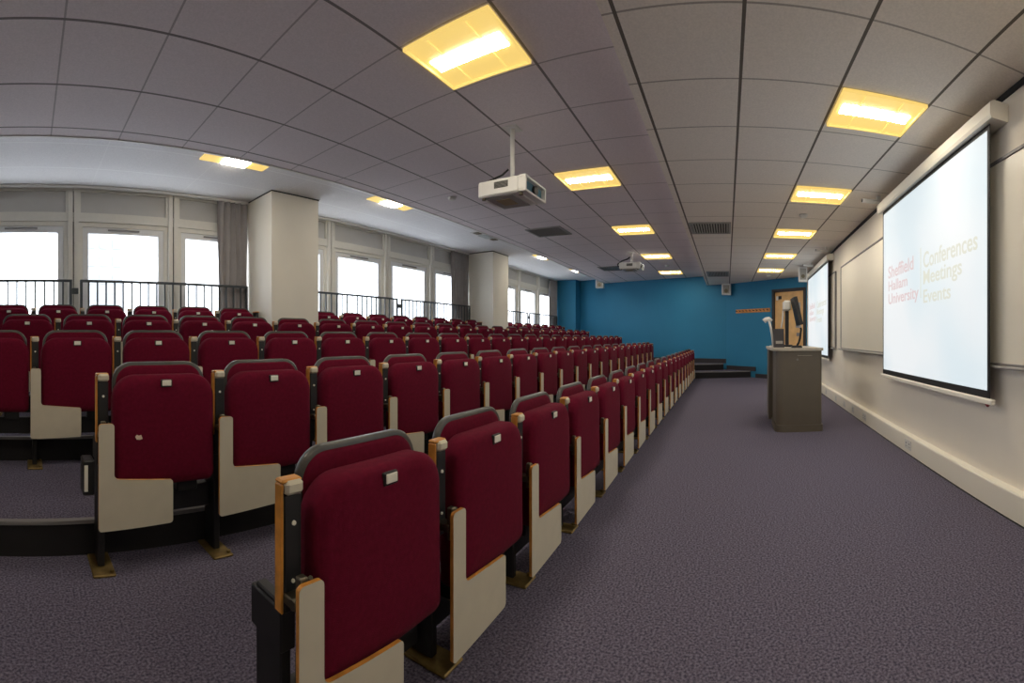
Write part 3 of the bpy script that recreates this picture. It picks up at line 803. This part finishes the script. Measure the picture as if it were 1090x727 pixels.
# dark box
x = .30; y0_ = ly(833.5, x); y1_ = ly(823, x)
o = place('control_box', x, (y0_ + y1_) / 2); tag(o, 'dark grey control box at the foot of the black post', 'box')
hw = (y1_ - y0_) / 2; hb = lz(350, 828, x)
b = MB(); pr = [(-.07, 0), (.07, 0), (.09, hb), (-.02, hb)]; v = [(a, -hw, c) for a, c in pr] + [(a, hw, c) for a, c in pr]
b.add(v, [(0, 1, 2, 3), (7, 6, 5, 4)] + [(i, i + 4, (i + 1) % 4 + 4, (i + 1) % 4) for i in range(4)]); b.build('casing', 'skirt', o)
MB().box(-.06, -.052, -hw * .7, hw * .7, hb * .15, hb * .35).build('button_strip', 'greyplastic', o)
# post with white camera head
x = .62; yp = ly(836, x)
o = place('document_camera', x, yp); tag(o, 'document camera with white head on a tall black post', 'document camera')
MB().box(-.06, .12, -.07, .09, 0, .025, 0, .01).build('base', 'black', o)
hp = lz(331, 836, x)
MB().box(-.022, .022, -.022, .022, .025, hp, 0, .005).build('post', 'black', o)
ht = lz(320, 836, x)
MB().box(-.06, .06, -.045, .05, hp, ht, 0, .02).build('camera_head', 'white', o)
yl = ly(830, x) - yp; hl2 = lz(349, 830, x)
MB().tube([(0, .046, hp + .01), (0, yl * .75, hp * .75), (0, yl * 1.0, hl2)], .010, 0, 8).build('lamp_arm', 'white', o)
# monitor, seen nearly edge-on
x = .50; ym = ly(847, x)
o = place('monitor', x, ym); tag(o, 'black monitor seen nearly edge-on, tilted back beside the camera post', 'monitor')
MB().tube([(0, 0.0, 0), (0, 0.0, .018)], [.05, .045], 0, 20).build('base', 'black', o)
zc0 = lz(346, 850, x); zc1 = lz(317, 843, x)
ya = ly(850, x) - ym; yb = ly(843.5, x) - ym
MB().tube([(0, .0, .015), (0, -.02, .05), (0, -.035, .10), (0, -.05, zc0 * .8), (0, ya * .6, zc0 + .05)], .013, 0, 8).build('stand_arm', 'black', o)
pv = MB(); n_ = Vector((0, yb - ya, zc1 - zc0)).normalized(); m_ = Vector((0, n_.z, -n_.y))
for xx0, xx1, o0, o1, e in ((-.17, .17, -.020, .022, 0),):
    q = []
    for xx in (xx0, xx1):
        for a_, z_ in ((ya, zc0), (yb, zc1)):
            for off in (o0, o1):
                c = Vector((xx, a_, z_)) + m_ * off; q.append(c)
    pv.add(q, [(0, 2, 3, 1), (4, 5, 7, 6), (0, 1, 5, 4), (2, 6, 7, 3), (0, 4, 6, 2), (1, 3, 7, 5)])
mp = pv.build('display_panel', 'black', o)
MB().tube([(0, ya - .01, zc0 - .03), (0, ya, zc0)], .014, 0, 8).build('panel_foot', 'white', o)
# keyboard
x = .12; yk = ly(847.5, x)
o = place('keyboard', x, yk); tag(o, 'small black keyboard lying on the right of the lectern top', 'keyboard')
kw = abs(ly(842, x) - ly(853, x)) / 2
MB().box(-.06, .06, -kw, kw, 0, .018, 0, .005).build('case', 'black', o)
kk = MB()
for i in range(4):
    for j in range(9): kk.box(-.052 + i * .027, -.052 + i * .027 + .021, -kw + .01 + j * (2 * kw - .02) / 9, -kw + .01 + (j + .82) * (2 * kw - .02) / 9, .018, .024)
kk.build('keys', 'skirt', o)

# ------------------------------------------------------------------ outdoors: pale building across the street, ground
o = empty('street_building', (15.6, 90, -9)); tag(o, 'pale tower block seen faintly through the second window', 'building')
MB().box(-4.1, 4.1, 0, 8, 0, 46).build('wall', 'building', o)
wn = None
for i in range(3):
    for j in range(11):
        if wn is None: wn = MB().box(-.8, .8, -.15, .02, 0, 2.0).build('window', 'buildwin', o); q = wn
        else: q = wn.copy(); COL.objects.link(q); q.parent = o
        q.location = (-2.7 + 2.7 * i, 0, 3 + 3.6 * j)
g = MB().box(-60, 80, 12, 120, -9.3, -9); struct(g.build('ground_street', 'ground'))

# ------------------------------------------------------------------ world, camera, view
w = bpy.data.worlds.new('World'); scene.world = w; w.use_nodes = True
bg = w.node_tree.nodes['Background']; bg.inputs[0].default_value = (0.90, 0.95, 1.0, 1); bg.inputs[1].default_value = 2.2

cd = bpy.data.cameras.new('Camera'); cam = bpy.data.objects.new('Camera', cd); COL.objects.link(cam); scene.camera = cam
F = 474.0; XV = 773.4; HZ = 359.3
cam.location = (0, 0, EYE)
yaw = (XV - 545) / F
cam.rotation_euler = (PI / 2, 0, yaw - PI / 2)
cd.type = 'PANO'; cd.panorama_type = 'CENTRAL_CYLINDRICAL'
cd.central_cylindrical_range_u_min = -545 / F; cd.central_cylindrical_range_u_max = 545 / F
cd.central_cylindrical_range_v_min = -(727 - HZ) / F; cd.central_cylindrical_range_v_max = HZ / F
cd.central_cylindrical_radius = 1.0
cd.clip_start = .02

vs = scene.view_settings
scene.display_settings.display_device = 'sRGB'
vs.view_transform = 'Standard'; vs.look = 'None'; vs.gamma = 1; vs.use_curve_mapping = False
vs.exposure = 1.35
scene.cycles.max_bounces = 6; scene.cycles.diffuse_bounces = 4; scene.cycles.use_denoising = True
scene.cycles.sample_clamp_indirect = 8
